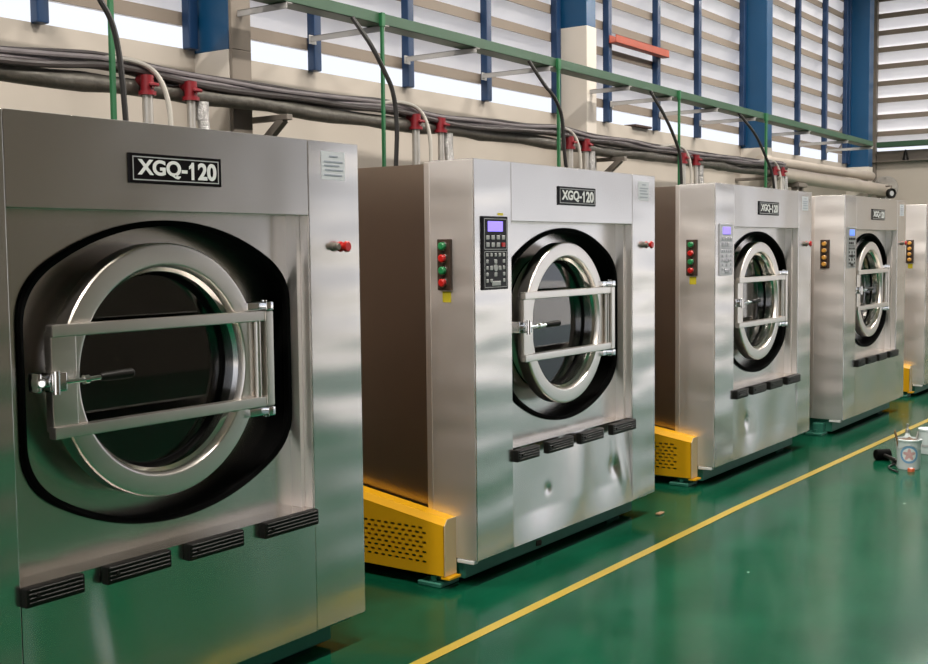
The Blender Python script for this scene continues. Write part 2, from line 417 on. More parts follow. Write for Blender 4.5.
ME = {}
def build_meshes():
    # rear casing, an open-fronted shell
    bm = bmesh.new()
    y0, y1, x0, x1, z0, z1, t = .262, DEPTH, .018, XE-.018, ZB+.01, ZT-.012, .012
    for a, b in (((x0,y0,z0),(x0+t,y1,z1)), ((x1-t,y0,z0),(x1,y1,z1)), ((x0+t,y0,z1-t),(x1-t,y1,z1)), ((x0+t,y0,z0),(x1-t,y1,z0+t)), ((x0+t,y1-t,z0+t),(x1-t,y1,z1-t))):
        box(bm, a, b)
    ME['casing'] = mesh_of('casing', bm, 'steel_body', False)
    ME['edge_strip'] = mesh_of('edge_strip', B(((-.005, DA-.008, ZB+.006), (.02, DA+.026, ZT-.006)), r=.004), 'steel_trim')
    ME['control_column'] = mesh_of('control_column', B(((0,0,ZB),(bW,DA,ZT)), r=.0035), 'steel_column')
    ME['side_panel'] = mesh_of('side_panel', B(((-.003,.006,ZB+.004),(.006,DA-.004,ZT-.004)), r=.002), 'steel_matte')
    ME['right_column'] = mesh_of('right_column', B(((XR,0,ZB),(XE,DA,ZT)), r=.0035), 'steel_column')
    ME['header'] = mesh_of('header', B(((bW+.002,.001,ZH),(XR-.002,.22,ZT)), r=.003), 'steel')
    hole = outline()
    bm = bmesh.new(); holed_panel(bm, bW, XR, ZL-.02, ZH+.02, hole, RC, RC+.012)
    ME['front_panel'] = mesh_of('front_panel', bm, 'steel')
    ME['trim_strip'] = mesh_of('trim_strip', B(((XR-.024,.048,ZL),(XR,RC+.002,ZH)), ((XR-.004,.006,ZL),(XR+.001,.0475,ZH)), r=.0015), 'steel_trim')
    # black rubber edging and sleeve running back from the opening
    bm = bmesh.new()
    lp = lambda ins, y: [(x, y, z) for x, z in outline(ins)]
    R = loft(bm, [lp(-.008, RC-.004), lp(-.008, RC-.010), lp(.0, RC-.014), lp(.012, RC-.010), lp(.014, RC+.01), lp(.006, RC+.02), lp(.006, .215)])
    ME['opening_seal'] = mesh_of('opening_seal', bm, 'black_rubber')
    # drum front plate
    bm = bmesh.new(); pl = outline(.0)
    n = len(pl)
    A = [bm.verts.new((x, .205, z)) for x, z in pl]; A0 = [bm.verts.new((x, .245, z)) for x, z in pl]
    def circ(r, y):
        res = []
        for x, z in pl:
            a = math.atan2(z-CZ, x-CX); res.append(bm.verts.new((CX+r*cos(a), y, CZ+r*sin(a))))
        return res
    C1 = circ(.42, .205); C2 = circ(.37, .205); C3 = circ(.365, .245)
    bridge(bm, A, C1); bridge(bm, C1, C2); bridge(bm, C2, C3); bridge(bm, A, A0); bridge(bm, A0, C3)
    ME['drum_plate'] = mesh_of('drum_plate', bm, 'steel')
    # drum interior with lifter ribs
    bm = bmesh.new()
    lathe_y(bm, [(.36,.262),(.50,.27),(.50,1.15),(.0001,1.17)], CX, CZ, 64)
    for k in range(3):
        a = radians(50+120*k); ca, sa = cos(a), sin(a); ta = Vector((-sa,0,ca)); ra = Vector((ca,0,sa)); c = Vector((CX,0,CZ))
        loops = []
        for y in (.36, 1.1):
            loops.append([bm.verts.new(c+ra*rr+ta*tt+Vector((0,y,0))) for rr, tt in ((.5,.06),(.40,.015),(.40,-.015),(.5,-.06))])
        bridge(bm, loops[0], loops[1]); bm.faces.new(loops[0]); bm.faces.new(loops[1])
    ME['drum'] = mesh_of('drum', bm, 'drum')
    # door
    bm = bmesh.new()
    lathe_y(bm, [(.358,.058),(.362,.052),(.368,.050),(.424,.050),(.431,.052),(.435,.058),(.435,.118),(.430,.124),(.372,.128),(.366,.20),(.352,.20),(.344,.14),(.352,.075)], CX, CZ, 96, True)
    ME['door_ring'] = mesh_of('door_ring', bm, 'steel_door')
    bm = bmesh.new()
    lathe_y(bm, [(.3515,.078),(.346,.09),(.344,.105),(.345,.12),(.343,.138),(.337,.138),(.338,.12),(.337,.105),(.339,.09)], CX, CZ, 96, True)
    ME['neck_lining'] = mesh_of('neck_lining', bm, 'steel_smooth')
    bm = bmesh.new(); lathe_y(bm, [(.350,.139),(.328,.139),(.325,.143),(.325,.158),(.350,.162)], CX, CZ, 80, True)
    ME['gasket'] = mesh_of('gasket', bm, 'black_rubber')
    bm = bmesh.new(); lathe_y(bm, [(.3265,.146),(.20,.146),(.0001,.146),(.0001,.153),(.20,.153),(.3265,.153)], CX, CZ, 64, True)
    ME['door_glass'] = mesh_of('door_glass', bm, 'glass')
    bm = bmesh.new(); lathe_y(bm, [(.3505,.164),(.338,.166),(.332,.20),(.333,.215),(.322,.235),(.318,.262),(.306,.268),(.306,.276),(.330,.276),(.342,.22)], CX, CZ, 96, True)
    ME['throat'] = mesh_of('throat', bm, 'steel_smooth')
    bm = bmesh.new()
    zt, zb = 1.385, 1.066
    bbox(bm, (.478,-.018,zt-.019), (1.428,.030,zt+.019), .004); bbox(bm, (.478,-.018,zb-.019), (1.428,.030,zb+.019), .004)
    ME['rail'] = None
    ME['rail_top'] = mesh_of('rail', B(((.478,-.008,zt-.019),(1.428,.030,zt+.019)), r=.004), 'steel_door')
    ME['rail_bottom'] = mesh_of('rail', B(((.478,-.008,zb-.019),(1.428,.030,zb+.019)), r=.004), 'steel_door')
    bm.free()
    ME['latch_plate'] = mesh_of('latch_plate', B(((.482,.006,zb),(.575,.048,zt)), r=.006), 'steel_door')
    ME['hinge_post'] = mesh_of('hinge_post', B(((1.392,-.014,zb-.018),(1.430,.034,zt+.018)), r=.004), 'steel_door')
    bm = bmesh.new(); cyl(bm, (1.366,.008,zb), (1.366,.008,zt), .013)
    ME['hinge_bar'] = mesh_of('hinge_bar', bm, 'steel_door')
    def hb(z0, z1):
        bm = bmesh.new()
        bbox(bm, (1.318,.004,z0), (1.40,.075,z1), .005); bbox(bm, (1.392,-.02,z0-.002), (1.428,.05,z1+.002), .006)
        cyl(bm, (1.41,.014,z0-.006), (1.41,.014,z1+.006), .012)
        return mesh_of('hinge_block', bm, 'chrome')
    ME['hinge_upper'] = hb(zt+.021, zt+.052); ME['hinge_lower'] = hb(zb-.054, zb-.022)
    bm = bmesh.new(); zc = 1.228
    bbox(bm, (.425,.0,zc-.030), (.440,.05,zc+.030), .004); bbox(bm, (.455,-.025,zc-.030), (.515,.03,zc+.030), .006)
    bbox(bm, (.42,-.005,zc-.014), (.47,.03,zc+.014), .004)
    cyl(bm, (.47,-.03,zc-.036), (.47,-.03,zc+.036), .011, seg=14); cyl(bm, (.438,-.006,zc), (.428,-.016,zc), .010, seg=14)
    bbox(bm, (.43,.03,zc-.02), (.50,.06,zc+.02), .004)
    ME['latch'] = mesh_of('latch', bm, 'chrome')
    bm = bmesh.new(); tube(bm, [(.51,-.018,zc-.002),(.57,-.026,zc),(.64,-.034,zc+.003)], .0085, 12); cyl(bm, (.572,-.026,zc), (.588,-.028,zc+.001), .015, seg=16)
    ME['handle_rod'] = mesh_of('handle_rod', bm, 'chrome')
    bm = bmesh.new(); tube(bm, [(.63,-.033,zc+.003),(.64,-.034,zc+.003),(.70,-.040,zc+.005),(.742,-.046,zc+.007),(.75,-.047,zc+.007)], [.010,.014,.016,.016,.010], 16)
    ME['handle_grip'] = mesh_of('handle_grip', bm, 'black_plastic')
    for k_ in ('rail_top','rail_bottom','latch_plate','hinge_post','hinge_bar','hinge_upper','hinge_lower','latch','handle_rod','handle_grip'):
        ME[k_].transform(Matrix.Translation((0,.028,0)))
    # nameplate
    ME['nameplate'] = mesh_of('nameplate', B(((.769,-.006,1.851),(1.168,.004,1.949)), r=.002), 'black_gloss')
    bm = bmesh.new(); x0, x1, z0, z1, t = .782, 1.155, 1.861, 1.939, .0035
    for a, b in (((x0,-.0068,z0),(x1,-.005,z0+t)), ((x0,-.0068,z1-t),(x1,-.005,z1)), ((x0,-.0068,z0+t),(x0+t,-.005,z1-t)), ((x1-t,-.0068,z0+t),(x1,-.005,z1-t))): box(bm, a, b)
    ME['border'] = mesh_of('border', bm, 'grey_print', False)
    def at(me, x): me.transform(Matrix.Translation((x-.9685, 0, 0))); return me
    bm = bmesh.new()
    parts_ = [at(text_mesh('a', 'XGQ', .060, .183, 'white_print', .003, .034), .893), at(text_mesh('b', '20', .059, .084, 'white_print', .003, .034), 1.102)]
    for me in parts_: bm.from_mesh(me); bpy.data.meshes.remove(me)
    o1 = [(.0085,-.0295),(.0085,.0295),(-.001,.0295),(-.004,.024),(-.009,.019),(-.0135,.0165),(-.0135,.006),(-.009,.008),(-.0035,.0115),(-.0035,-.0295)]
    for dx_, ol in ((1.034-.9685, o1), (1.000-.9685, [(-.0125,-.009),(.0125,-.009),(.0125,.002),(-.0125,.002)])):
        f_ = [bm.verts.new((x+dx_, -.0015, z)) for x, z in ol]; k_ = [bm.verts.new((x+dx_, .0015, z)) for x, z in ol]
        bm.faces.new(f_); bm.faces.new(k_); bridge(bm, f_, k_)
    ME['lettering'] = mesh_of('lettering', bm, 'white_print', False)
    # indicator box on the control column's side
    ME['indicator_box'] = mesh_of('indicator_box', B(((-.022,.127,1.430),(.004,.204,1.674)), r=.004), 'brown_box')
    for nm, mat in (('red','red'),('green','green_btn'),('amber','amber')):
        bm = bmesh.new(); lathe_y(bm, [(.0001,-.024),(.013,-.024),(.019,-.020),(.019,.0)], 0, 0, 24)
        me = mesh_of('button', bm, mat); me.transform(Matrix.Rotation(radians(-90), 4, 'Z')); ME['btn_'+nm] = me
    bm = bmesh.new(); lathe_y(bm, [(.0001,-.010),(.022,-.010),(.024,.0)], 0, 0, 24)
    me = mesh_of('bezel', bm, 'chrome'); me.transform(Matrix.Rotation(radians(-90), 4, 'Z')); ME['bezel'] = me
    ME['paper_tag'] = mesh_of('paper_tag', B(((-.006,.137,1.372),(-.001,.185,1.424))), 'yellow_tag', False)
    # keypad
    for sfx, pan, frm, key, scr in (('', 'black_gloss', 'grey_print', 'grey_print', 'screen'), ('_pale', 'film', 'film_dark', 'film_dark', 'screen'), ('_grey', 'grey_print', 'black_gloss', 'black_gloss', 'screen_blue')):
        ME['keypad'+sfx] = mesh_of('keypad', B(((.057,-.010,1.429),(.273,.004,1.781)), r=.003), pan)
        bm = bmesh.new(); t = .003
        for (x0,x1,z0,z1) in ((.068,.262,1.622,1.770),(.068,.262,1.440,1.614)):
            for a, b in (((x0,z0),(x1,z0+t)),((x0,z1-t),(x1,z1)),((x0,z0),(x0+t,z1)),((x1-t,z0),(x1,z1))):
                box(bm, (a[0],-.0108,a[1]), (b[0],-.009,b[1]))
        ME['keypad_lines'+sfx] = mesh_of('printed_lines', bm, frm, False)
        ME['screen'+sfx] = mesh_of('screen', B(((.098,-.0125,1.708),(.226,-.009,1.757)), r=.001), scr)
        bm = bmesh.new()
        for r, z in ((0,1.672),(1,1.637)):
            for c in range(4):
                x = .085+.045*c
                if r == 1 and c == 3: continue
                bbox(bm, (x-.002,-.014,z-.003), (x+.024,-.009,z+.018), .002, 1)
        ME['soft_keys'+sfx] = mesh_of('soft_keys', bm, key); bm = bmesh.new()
        for r in range(5):
            for c in range(5):
                x = .081+.036*c; z = 1.588-.031*r
                if 1 <= c <= 3 and 1 <= r <= 3:
                    if r == 2 and c == 2: cyl(bm, (x+.010,-.013,z+.008), (x+.010,-.009,z+.008), .017, seg=16)
                    elif (r + c) % 2 == 1: bbox(bm, (x-.002,-.013,z-.004), (x+.022,-.009,z+.018), .003, 1)
                    continue
                if r == 4 and 1 < c < 4: continue
                bbox(bm, (x,-.013,z), (x+.019,-.009,z+.017), .002, 1)
        bbox(bm, (.13,-.013,1.448), (.205,-.009,1.470), .002, 1)
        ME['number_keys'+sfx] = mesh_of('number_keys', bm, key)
        ME['stop_key'+sfx] = mesh_of('stop_key', B(((.218,-.0145,1.634),(.244,-.009,1.655)), r=.002), 'red')
    ME['corner_tag'] = mesh_of('paper_tag', B(((.20,-.002,1.786),(.245,.003,1.798))), 'yellow_tag', False)
    # right column sticker and push buttons
    ME['sticker'] = mesh_of('sticker', B(((1.695,-.002,1.902),(1.832,.003,2.012))), 'sticker', False)
    bm = bmesh.new()
    for z, x0, x1 in ((1.993,1.74,1.79),(1.972,1.71,1.82),(1.957,1.71,1.80),(1.940,1.715,1.82),(1.920,1.71,1.815)):
        box(bm, (x0,-.0028,z-.003), (x1,-.001,z+.003))
    ME['sticker_print'] = mesh_of('sticker_print', bm, 'sticker_ink', False)
    bm = bmesh.new(); lathe_y(bm, [(.0001,-.030),(.012,-.030),(.014,-.027),(.014,-.010),(.017,-.008),(.018,.002)], 1.758, 1.640, 24)
    ME['reset_button'] = mesh_of('reset_button', bm, 'strut')
    bm = bmesh.new(); lathe_y(bm, [(.0001,-.042),(.017,-.042),(.022,-.038),(.022,-.030),(.012,-.026),(.012,-.008),(.020,-.006),(.022,.002)], 1.800, 1.640, 28)
    ME['stop_button'] = mesh_of('stop_button', bm, 'red')
    # ribbed black clips on the ledge
    for i, (x0, x1) in enumerate(((.318,.530),(.612,.878),(.955,1.215),(1.318,1.612))):
        bm = bmesh.new(); bbox(bm, (x0,-.030,.562), (x1,.004,.624), .007)
        for z in (.577, .590, .603, .616): bbox(bm, (x0+.010,-.034,z-.0035), (x1-.010,-.025,z+.0035), .002, 1)
        cyl(bm, (x0+.04,-.037,.596), (x0+.04,-.028,.596), .006, seg=10)
        ME['clip%d' % i] = mesh_of('ribbed_clip', bm, 'black_plastic')
    # base frame and feet
    bm = bmesh.new()
    for a, b in (((.04,.105,.02),(1.82,.235,.128)), ((.04,1.95,.02),(1.82,2.05,.128)), ((.04,.235,.02),(.14,1.95,.128)), ((1.72,.235,.02),(1.82,1.95,.128))): bbox(bm, a, b, .006, 1)
    box(bm, (.06,.02,.118), (1.84,.145,.130))
    ME['base_frame'] = mesh_of('base_frame', bm, 'base')
    for i, (x, y) in enumerate(((.0,.16),(1.68,.16),(.0,1.95),(1.68,1.95))):
        bm = bmesh.new(); bbox(bm, (x-.10,y-.01,0), (x+.06,y+.13,.022), .004, 1); bbox(bm, (x-.04,y,.02), (x+.06,y+.09,.10), .006, 1)
        cyl(bm, (x-.07,y+.05,.02), (x-.07,y+.05,.05), .016, seg=6)
        ME['foot%d' % i] = mesh_of('foot', bm, 'base')
    ME['packing_strip'] = mesh_of('packing_strip', B(((-.006,.02,.112),(.03,.118,.130)), r=.003), 'white_print')
    # yellow perforated belt guard at the left side; open slots cut cell by cell
    bm = bmesh.new()
    xs, ya, yb, zb_, t = -.096, .128, 1.45, .06, .006
    top = lambda y: .335 + (y-ya)*.155
    ch = .030
    # outer face with slots: cells between y0s and y1s, z0s and z1s
    y0s, z0s, cw, chh, rows, cols = ya+.10, .105, .043, .0235, 8, 22
    faces_rect = [((ya, zb_), (y0s-.022, None)), ]
    def quad(pts, x):
        return bm.faces.new([bm.verts.new((x, y, z)) for y, z in pts])
    zt_s = z0s + rows*chh; y1s = y0s + cols*cw
    for x in (xs, xs+t):
        quad([(ya, zb_), (yb, zb_), (yb, z0s), (ya, z0s)], x)
        quad([(ya, zt_s), (yb, zt_s), (yb, top(yb)-ch), (ya, top(ya)-ch)], x)
        quad([(y1s+cw/2, z0s), (yb, z0s), (yb, zt_s), (y1s+cw/2, zt_s)], x)
        for r in range(rows):
            off = cw/2 if r % 2 else 0
            z0, z1 = z0s+r*chh, z0s+(r+1)*chh
            quad([(ya, z0), (y0s+off, z0), (y0s+off, z1), (ya, z1)], x)
            if not off: quad([(y1s, z0), (y1s+cw/2, z0), (y1s+cw/2, z1), (y1s, z1)], x)
            for c in range(cols):
                yc0, yc1 = y0s+off+c*cw, y0s+off+(c+1)*cw
                my_, mz = (yc0+yc1)/2, (z0+z1)/2; hy, hz = .0145, .0052
                o_ = [(yc0,z0),(my_,z0),(yc1,z0),(yc1,mz),(yc1,z1),(my_,z1),(yc0,z1),(yc0,mz)]
                i_ = [(my_-hy*.75,mz-hz),(my_,mz-hz),(my_+hy*.75,mz-hz),(my_+hy,mz),(my_+hy*.75,mz+hz),(my_,mz+hz),(my_-hy*.75,mz+hz),(my_-hy,mz)]
                ov = [bm.verts.new((x, y, z)) for y, z in o_]; iv = [bm.verts.new((x, y, z)) for y, z in i_]
                bridge(bm, ov, iv)
    bmesh.ops.remove_doubles(bm, verts=bm.verts, dist=1e-5)
    # chamfered top, front end and underside
    box_pts = lambda pts: bm.faces.new([bm.verts.new(p) for p in pts])
    box_pts([(xs,ya,top(ya)-ch),(xs,yb,top(yb)-ch),(xs+.024,yb,top(yb)),(xs+.024,ya,top(ya))])
    box_pts([(xs+.024,ya,top(ya)),(xs+.024,yb,top(yb)),(-.002,yb,top(yb)),(-.002,ya,top(ya))])
    box_pts([(xs,ya,zb_),(xs,yb,zb_),(-.002,yb,zb_),(-.002,ya,zb_)])
    box_pts([(xs,yb,zb_),(xs,yb,top(yb)-ch),(xs+.024,yb,top(yb)),(-.002,yb,top(yb)),(-.002,yb,zb_)])
    box(bm, (xs, ya-.03, zb_-.014), (-.002, ya+.02, zb_-.004))
    ME['belt_guard'] = mesh_of('belt_guard', bm, 'guard', False)
    bm = bmesh.new()
    f = [(xs,ya,zb_),(-.002,ya,zb_),(-.002,ya,top(ya)),(xs+.024,ya,top(ya)),(xs,ya,top(ya)-ch)]
    a = [bm.verts.new((x, y-.004, z)) for x, y, z in f]; b = [bm.verts.new((x, y+.004, z)) for x, y, z in f]
    bm.faces.new(a); bm.faces.new(b); bridge(bm, a, b)
    ME['guard_end'] = mesh_of('end_plate', bm, 'cream', False)
    # lower panels: plain and dented
    ME['lower_plain'] = lower_panel_mesh('lower_panel', [(.004,.8,.35,.5,.3,0)])
    ME['lower_left'] = lower_panel_mesh('lower_panel', [(.014,.66,.40,.06,.20,.15),(.010,.40,.30,.06,.4,0),(.006,.9,.35,.25,.3,0)])
    ME['lower_dented'] = lower_panel_mesh('lower_panel', [(.008,.70,.36,.022,.022,0),(.016,.60,.32,.20,.34,.08),(-.010,1.00,.36,.10,.5,-.25),(.012,1.43,.36,.04,.05,0),(.008,1.45,.42,.040,.20,.12),(.014,1.30,.36,.16,.32,.15),(-.010,1.53,.26,.06,.16,.25)], .036)
    ME['lower_nicked'] = lower_panel_mesh('lower_panel', [(.014,.62,.37,.030,.05,0),(.018,.62,.33,.14,.3,.1),(.006,1.2,.35,.2,.3,0)], .012)
build_meshes()

def machine(loc, label, lower, keypad, lamps, guard, tags):
    t = thing('washing_machine', label, 'washing machine', loc, 'row of industrial washing machines')
    p = lambda n, k, par=t, loc=(0,0,0): link(n, ME[k], par, loc)
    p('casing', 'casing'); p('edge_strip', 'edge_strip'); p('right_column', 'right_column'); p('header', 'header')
    cc = p('control_column', 'control_column'); p('side_panel', 'side_panel')
    fp = p('front_panel', 'front_panel'); p('opening_seal', 'opening_seal', fp); p('trim_strip', 'trim_strip', fp)
    p('lower_panel', lower); p('drum_plate', 'drum_plate'); p('drum', 'drum')
    for i in range(4): p('ribbed_clip', 'clip%d' % i)
    d = p('door', 'door_ring')
    p('neck_lining', 'neck_lining', d); p('gasket', 'gasket', d); p('throat', 'throat', d); p('door_glass', 'door_glass', d)
    p('rail', 'rail_top', d); p('rail', 'rail_bottom', d); p('latch_plate', 'latch_plate', d); p('hinge_post', 'hinge_post', d)
    p('hinge_bar', 'hinge_bar', d); p('hinge_block', 'hinge_upper', d); p('hinge_block', 'hinge_lower', d)
    p('latch', 'latch', d); p('handle_rod', 'handle_rod', d)
    g = p('handle_grip', 'handle_grip', d); g['label'] = 'black handle grip'
    n = p('nameplate', 'nameplate'); n['label'] = 'black nameplate reading XGQ-120'
    p('border', 'border', n); p('lettering', 'lettering', n, (.9685, -.0055, 1.900))
    ib = p('indicator_box', 'indicator_box'); ib['label'] = 'dark box with four round buttons'
    for i, c in enumerate(lamps):
        z = 1.640 - .058*i
        p('bezel', 'bezel', ib, (-.020, .1655, z)); b = p('button', 'btn_'+c, ib, (-.022, .1655, z)); b['label'] = c + ' button'
    k = p('keypad', 'keypad'+keypad)
    p('printed_lines', 'keypad_lines'+keypad, k); p('screen', 'screen'+keypad, k); p('soft_keys', 'soft_keys'+keypad, k); p('number_keys', 'number_keys'+keypad, k)
    if keypad == '': p('stop_key', 'stop_key', k)
    if 'box' in tags: x = p('paper_tag', 'paper_tag'); x['label'] = 'small yellow tag under the buttons'
    if 'pad' in tags: p('paper_tag', 'corner_tag')
    s = p('sticker', 'sticker'); p('printing', 'sticker_print', s)
    p('reset_button', 'reset_button'); sb = p('stop_button', 'stop_button'); sb['label'] = 'red push button'
    p('base_frame', 'base_frame'); p('packing_strip', 'packing_strip')
    for i in range(4): p('foot', 'foot%d' % i)
    if guard:
        gd = p('belt_guard', 'belt_guard'); gd['label'] = 'yellow perforated belt guard'; p('end_plate', 'guard_end', gd)
    return t

rgrg = ('green', 'red', 'green', 'red'); amb = ('amber',)*4
machine((-2.802, -.0445, 0), 'largest and nearest stainless washing machine, at the left edge, with a dark glass door', 'lower_left', '', rgrg, True, ())
machine((0, 0, 0), 'stainless washing machine with dented lower panel, purple screen and yellow guard at its side', 'lower_dented', '', rgrg, True, ('box', 'pad'))
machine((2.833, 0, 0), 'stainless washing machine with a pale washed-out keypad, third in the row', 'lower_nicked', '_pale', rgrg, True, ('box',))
machine((5.412, -.065, 0), 'small distant stainless washing machine with blue screen and amber buttons, fourth in the row', 'lower_plain', '_grey', amb, False, ())
machine((8.41, 0, 0), 'farthest stainless washing machine, cut off by the right edge of the photo', 'lower_plain', '_grey', amb, True, ('box',))

# ------------------------------------------------------------------ the hall
YW, XEND, XL, YF, ZC = 3.40, 18.3, -9.0, -9.0, 7.2
SILL, HEADZ = 3.085, 6.6
OX0, OX1, OZ = 8.3, 18.3, 3.3
struct('floor', B(((XL-.2, YF-.2, -.12), (XEND+.2, YW+.3, 0))), 'floor')
struct('ceiling', B(((XL-.2, YF-.2, ZC), (XEND+.2, YW+.3, ZC+.15))), 'ceiling')
struct('wall_back', B(((XL, YW, 0), (XEND+.2, YW+.25, SILL)), ((XL, YW, HEADZ), (XEND+.2, YW+.25, ZC))), 'wall')
struct('wall_right', B(((XEND, -5.6, 0), (XEND+.25, YW, 3.20)), ((XEND, YF, 3.0), (XEND+.25, -5.6, 3.20)), ((XEND, YF, HEADZ), (XEND+.25, YW, ZC))), 'wall')
struct('wall_left', B(((XL-.25, YF, 4.6), (XL, YW+.25, ZC)), ((XL-.25, YF, 0), (XL, YF+.6, 4.6)), ((XL-.25, 2.2, 0), (XL, YW+.25, 4.6)), ((XL-.25, YF+.6, 0), (XL, 2.2, .25))), 'hall')
# wall behind the viewer: an open goods door and a daylight band above
struct('wall_front', B(((XL, YF-.25, 0), (OX0, YF, ZC)), ((OX0, YF-.25, OZ), (OX1, YF, 3.8)), ((OX0, YF-.25, 6.0), (XEND, YF, ZC))), 'hall')
og = obj('outside_ground', B(((XL-30, YF-40, -.2), (XEND+30, YF-.26, -.05)), ((XL-30, YW+.31, -.2), (XEND+30, YW+30, -.05)), ((XEND+.26, YF-.2, -.2), (XEND+30, YW+.3, -.05)), ((XL-30, YF-.25, -.2), (XL-.26, YW+.3, -.05))), 'outside', None, False); og['kind'] = 'structure'

def slats(bm, lipbm, a0, a1, axis, base, pitch, z0, n, f0=.30):
    """sloped louvre blades between a0 and a1; axis 'x' = blades along x at y=base, 'y' = along y at x=base"""
    for k in range(n):
        z = z0 + pitch*k
        f = f0 if k == 0 else 1.0
        prof = [(0.012, z), (.012+.203*f, z-pitch*.93*f), (.018+.203*f, z-pitch*.93*f+.004), (.018, z+.005)]
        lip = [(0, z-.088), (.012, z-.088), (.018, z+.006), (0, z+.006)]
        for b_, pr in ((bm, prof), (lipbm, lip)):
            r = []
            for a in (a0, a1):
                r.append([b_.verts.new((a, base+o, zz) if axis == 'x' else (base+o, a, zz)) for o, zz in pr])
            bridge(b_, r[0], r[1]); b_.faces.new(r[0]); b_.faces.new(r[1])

cols_x = [(-3.85, -3.65), (1.38, 1.57), (6.50, 6.70), (11.74, 11.96), (16.70, 16.96)]
mull = {1: [-2.43, -1.19, .06, 1.30], 2: [2.61, 3.84, 5.09, 6.43], 3: [7.59, 8.87, 10.11, 11.68], 4: [12.16, 13.98, 15.31, 16.45, 16.62]}
edges = [-3.75, 1.475, 6.60, 11.85, 16.83]
for w in range(1, 5):
    bm, lb = bmesh.new(), bmesh.new()
    slats(bm, lb, edges[w-1]+.0, edges[w]-.001, 'x', YW, .295, 3.335, 12)
    o = struct('window_%d' % w, bm, 'louver')
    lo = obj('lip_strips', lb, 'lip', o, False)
    for x in mull[w]:
        obj('mullion', B(((x-.045, YW-.085, SILL-.01), (x+.045, YW-.005, HEADZ)), r=.012), 'blue_dark', o)
bm, lb = bmesh.new(), bmesh.new()
slats(bm, lb, YF+.3, YW-.03, 'y', XEND, .314, 3.77, 10, .80)
o = struct('window_5', bm, 'louver'); obj('lip_strips', lb, 'lip', o, False)
obj('sill_board', B(((XEND-.16, YF+.3, 3.188), (XEND-.01, YW-.03, 3.20)), ((XEND-.01, YF+.3, 3.20), (XEND+.02, YW-.03, 3.40))), 'strut', o, False)
for y in (-6.5, -3.9, -1.3):
    obj('mullion', B(((XEND-.10, y-.055, SILL), (XEND-.005, y+.055, HEADZ)), r=.008), 'blue_dark', o)
# far left part of the window wall beyond the last column, closed
struct('trim_1', B(((XL, YW, SILL), (-3.75, YW+.2, HEADZ))), 'wall')
struct('trim_3', B(((XEND-.08, YW-.08, 0), (XEND+.02, YW+.02, ZC))), 'strut')
struct('trim_2', B(((16.83, YW, SILL), (XEND+.2, YW+.2, HEADZ))), 'wall')

# steel columns (H-sections): painted blue over a white base
paint = [3.05, 3.06, 3.98, 3.04, 3.02]
for i, (x0, x1) in enumerate(cols_x):
    c = thing('column', 'x', 'column'); del c['label']; del c['category']; c['kind'] = 'structure'
    y0, y1 = 3.02, YW+.03
    def hsec(z0, z1, g=0.0):
        bm = bmesh.new()
        bbox(bm, (x0-g, y0-g, z0), (x1+g, y0+.035, z1), .004, 1)
        bbox(bm, (x0+.012-g, y0+.03, z0), (x1-.012+g, y1-.03, z1), .004, 1)
        bbox(bm, (x0-g, y1-.04, z0), (x1+g, y1, z1), .004, 1)
        return bm
    if i == 1:
        bm = bmesh.new(); bbox(bm, (x0, y0, paint[i]), (x1, y0+.03, ZC), .004, 1); obj('flange', bm, 'grey_paint', c)
        bm = bmesh.new(); bbox(bm, (x0-.004, y0+.028, paint[i]), (x1, y1, ZC), .004, 1); obj('shaft', bm, 'blue', c)
        bm = bmesh.new(); bbox(bm, (x0-.006, y0+.03, 0), (x1, y1, paint[i]), .004, 1); obj('painted_base', bm, 'white_paint', c)
        bm = bmesh.new(); bbox(bm, (x0, y0, 0), (x1, y0+.03, paint[i]), .004, 1); obj('flange', bm, 'grey_paint', c)
    else:
        bm = bmesh.new(); bbox(bm, (x0, y0, paint[i]), (x1, y1, ZC), .005, 1); obj('shaft', bm, 'blue', c)
        bm = bmesh.new(); bbox(bm, (x0-.006, y0-.006, 0), (x1+.006, y1, paint[i]), .004, 1); obj('painted_base', bm, 'white_paint', c)

# yellow walkway line
bm = bmesh.new()
pts = [(-8.5, -.36), (-3, -.382), (-1, -.380), (1, -.374), (2.3, -.372), (4, -.40), (5.9, -.434), (6.7, -.452), (12, -.58), (18, -.75)]
L_ = [[bm.verts.new((x, y+s*.027, .002)) for x, y in pts] for s in (-1, 1)]
for k in range(len(pts)-1): bm.faces.new((L_[0][k], L_[0][k+1], L_[1][k+1], L_[1][k]))
tag(obj('floor_line', bm, 'line', None, False), 'straight yellow walkway line painted on the green floor along the machines', 'line')

# ------------------------------------------------------------------ pipes and cables along the wall
YP = 2.90
bm = bmesh.new()
pp = []
for k in range(0, 70):
    x = -3.6 + 15.6*k/69
    pp.append((x, YP + .012*sin(x*3.1), 2.668 + .008*sin(x*1.7) + .005*sin(x*5.3)))
rad = [.056 + .005*sin(k*1.3) + .004*sin(k*2.9) for k in range(70)]
tube(bm, pp, rad, 16)
mp_ = thing('lagged_pipe', 'long silver lagged pipe running along the wall above the machines', 'pipe')
lg = obj('lagging', bm, 'lag', mp_); 
bm = bmesh.new(); tube(bm, [(11.9,YP,2.672),(12.2,YP,2.66),(17.36,YP,2.62)], [.075,.105,.105], 20); obj('jacket', bm, 'lag_pale', mp_)
bm = bmesh.new(); cyl(bm, (17.36,YP,2.66), (17.42,YP,2.66), .22, seg=28); cyl(bm, (17.42,YP,2.66), (17.50,YP,2.66), .12, seg=24)
for k in range(8):
    a = 2*pi*k/8; cyl(bm, (17.33,YP+.18*cos(a),2.66+.18*sin(a)), (17.45,YP+.18*cos(a),2.66+.18*sin(a)), .014, seg=8)
obj('end_flange', bm, 'galv', mp_)
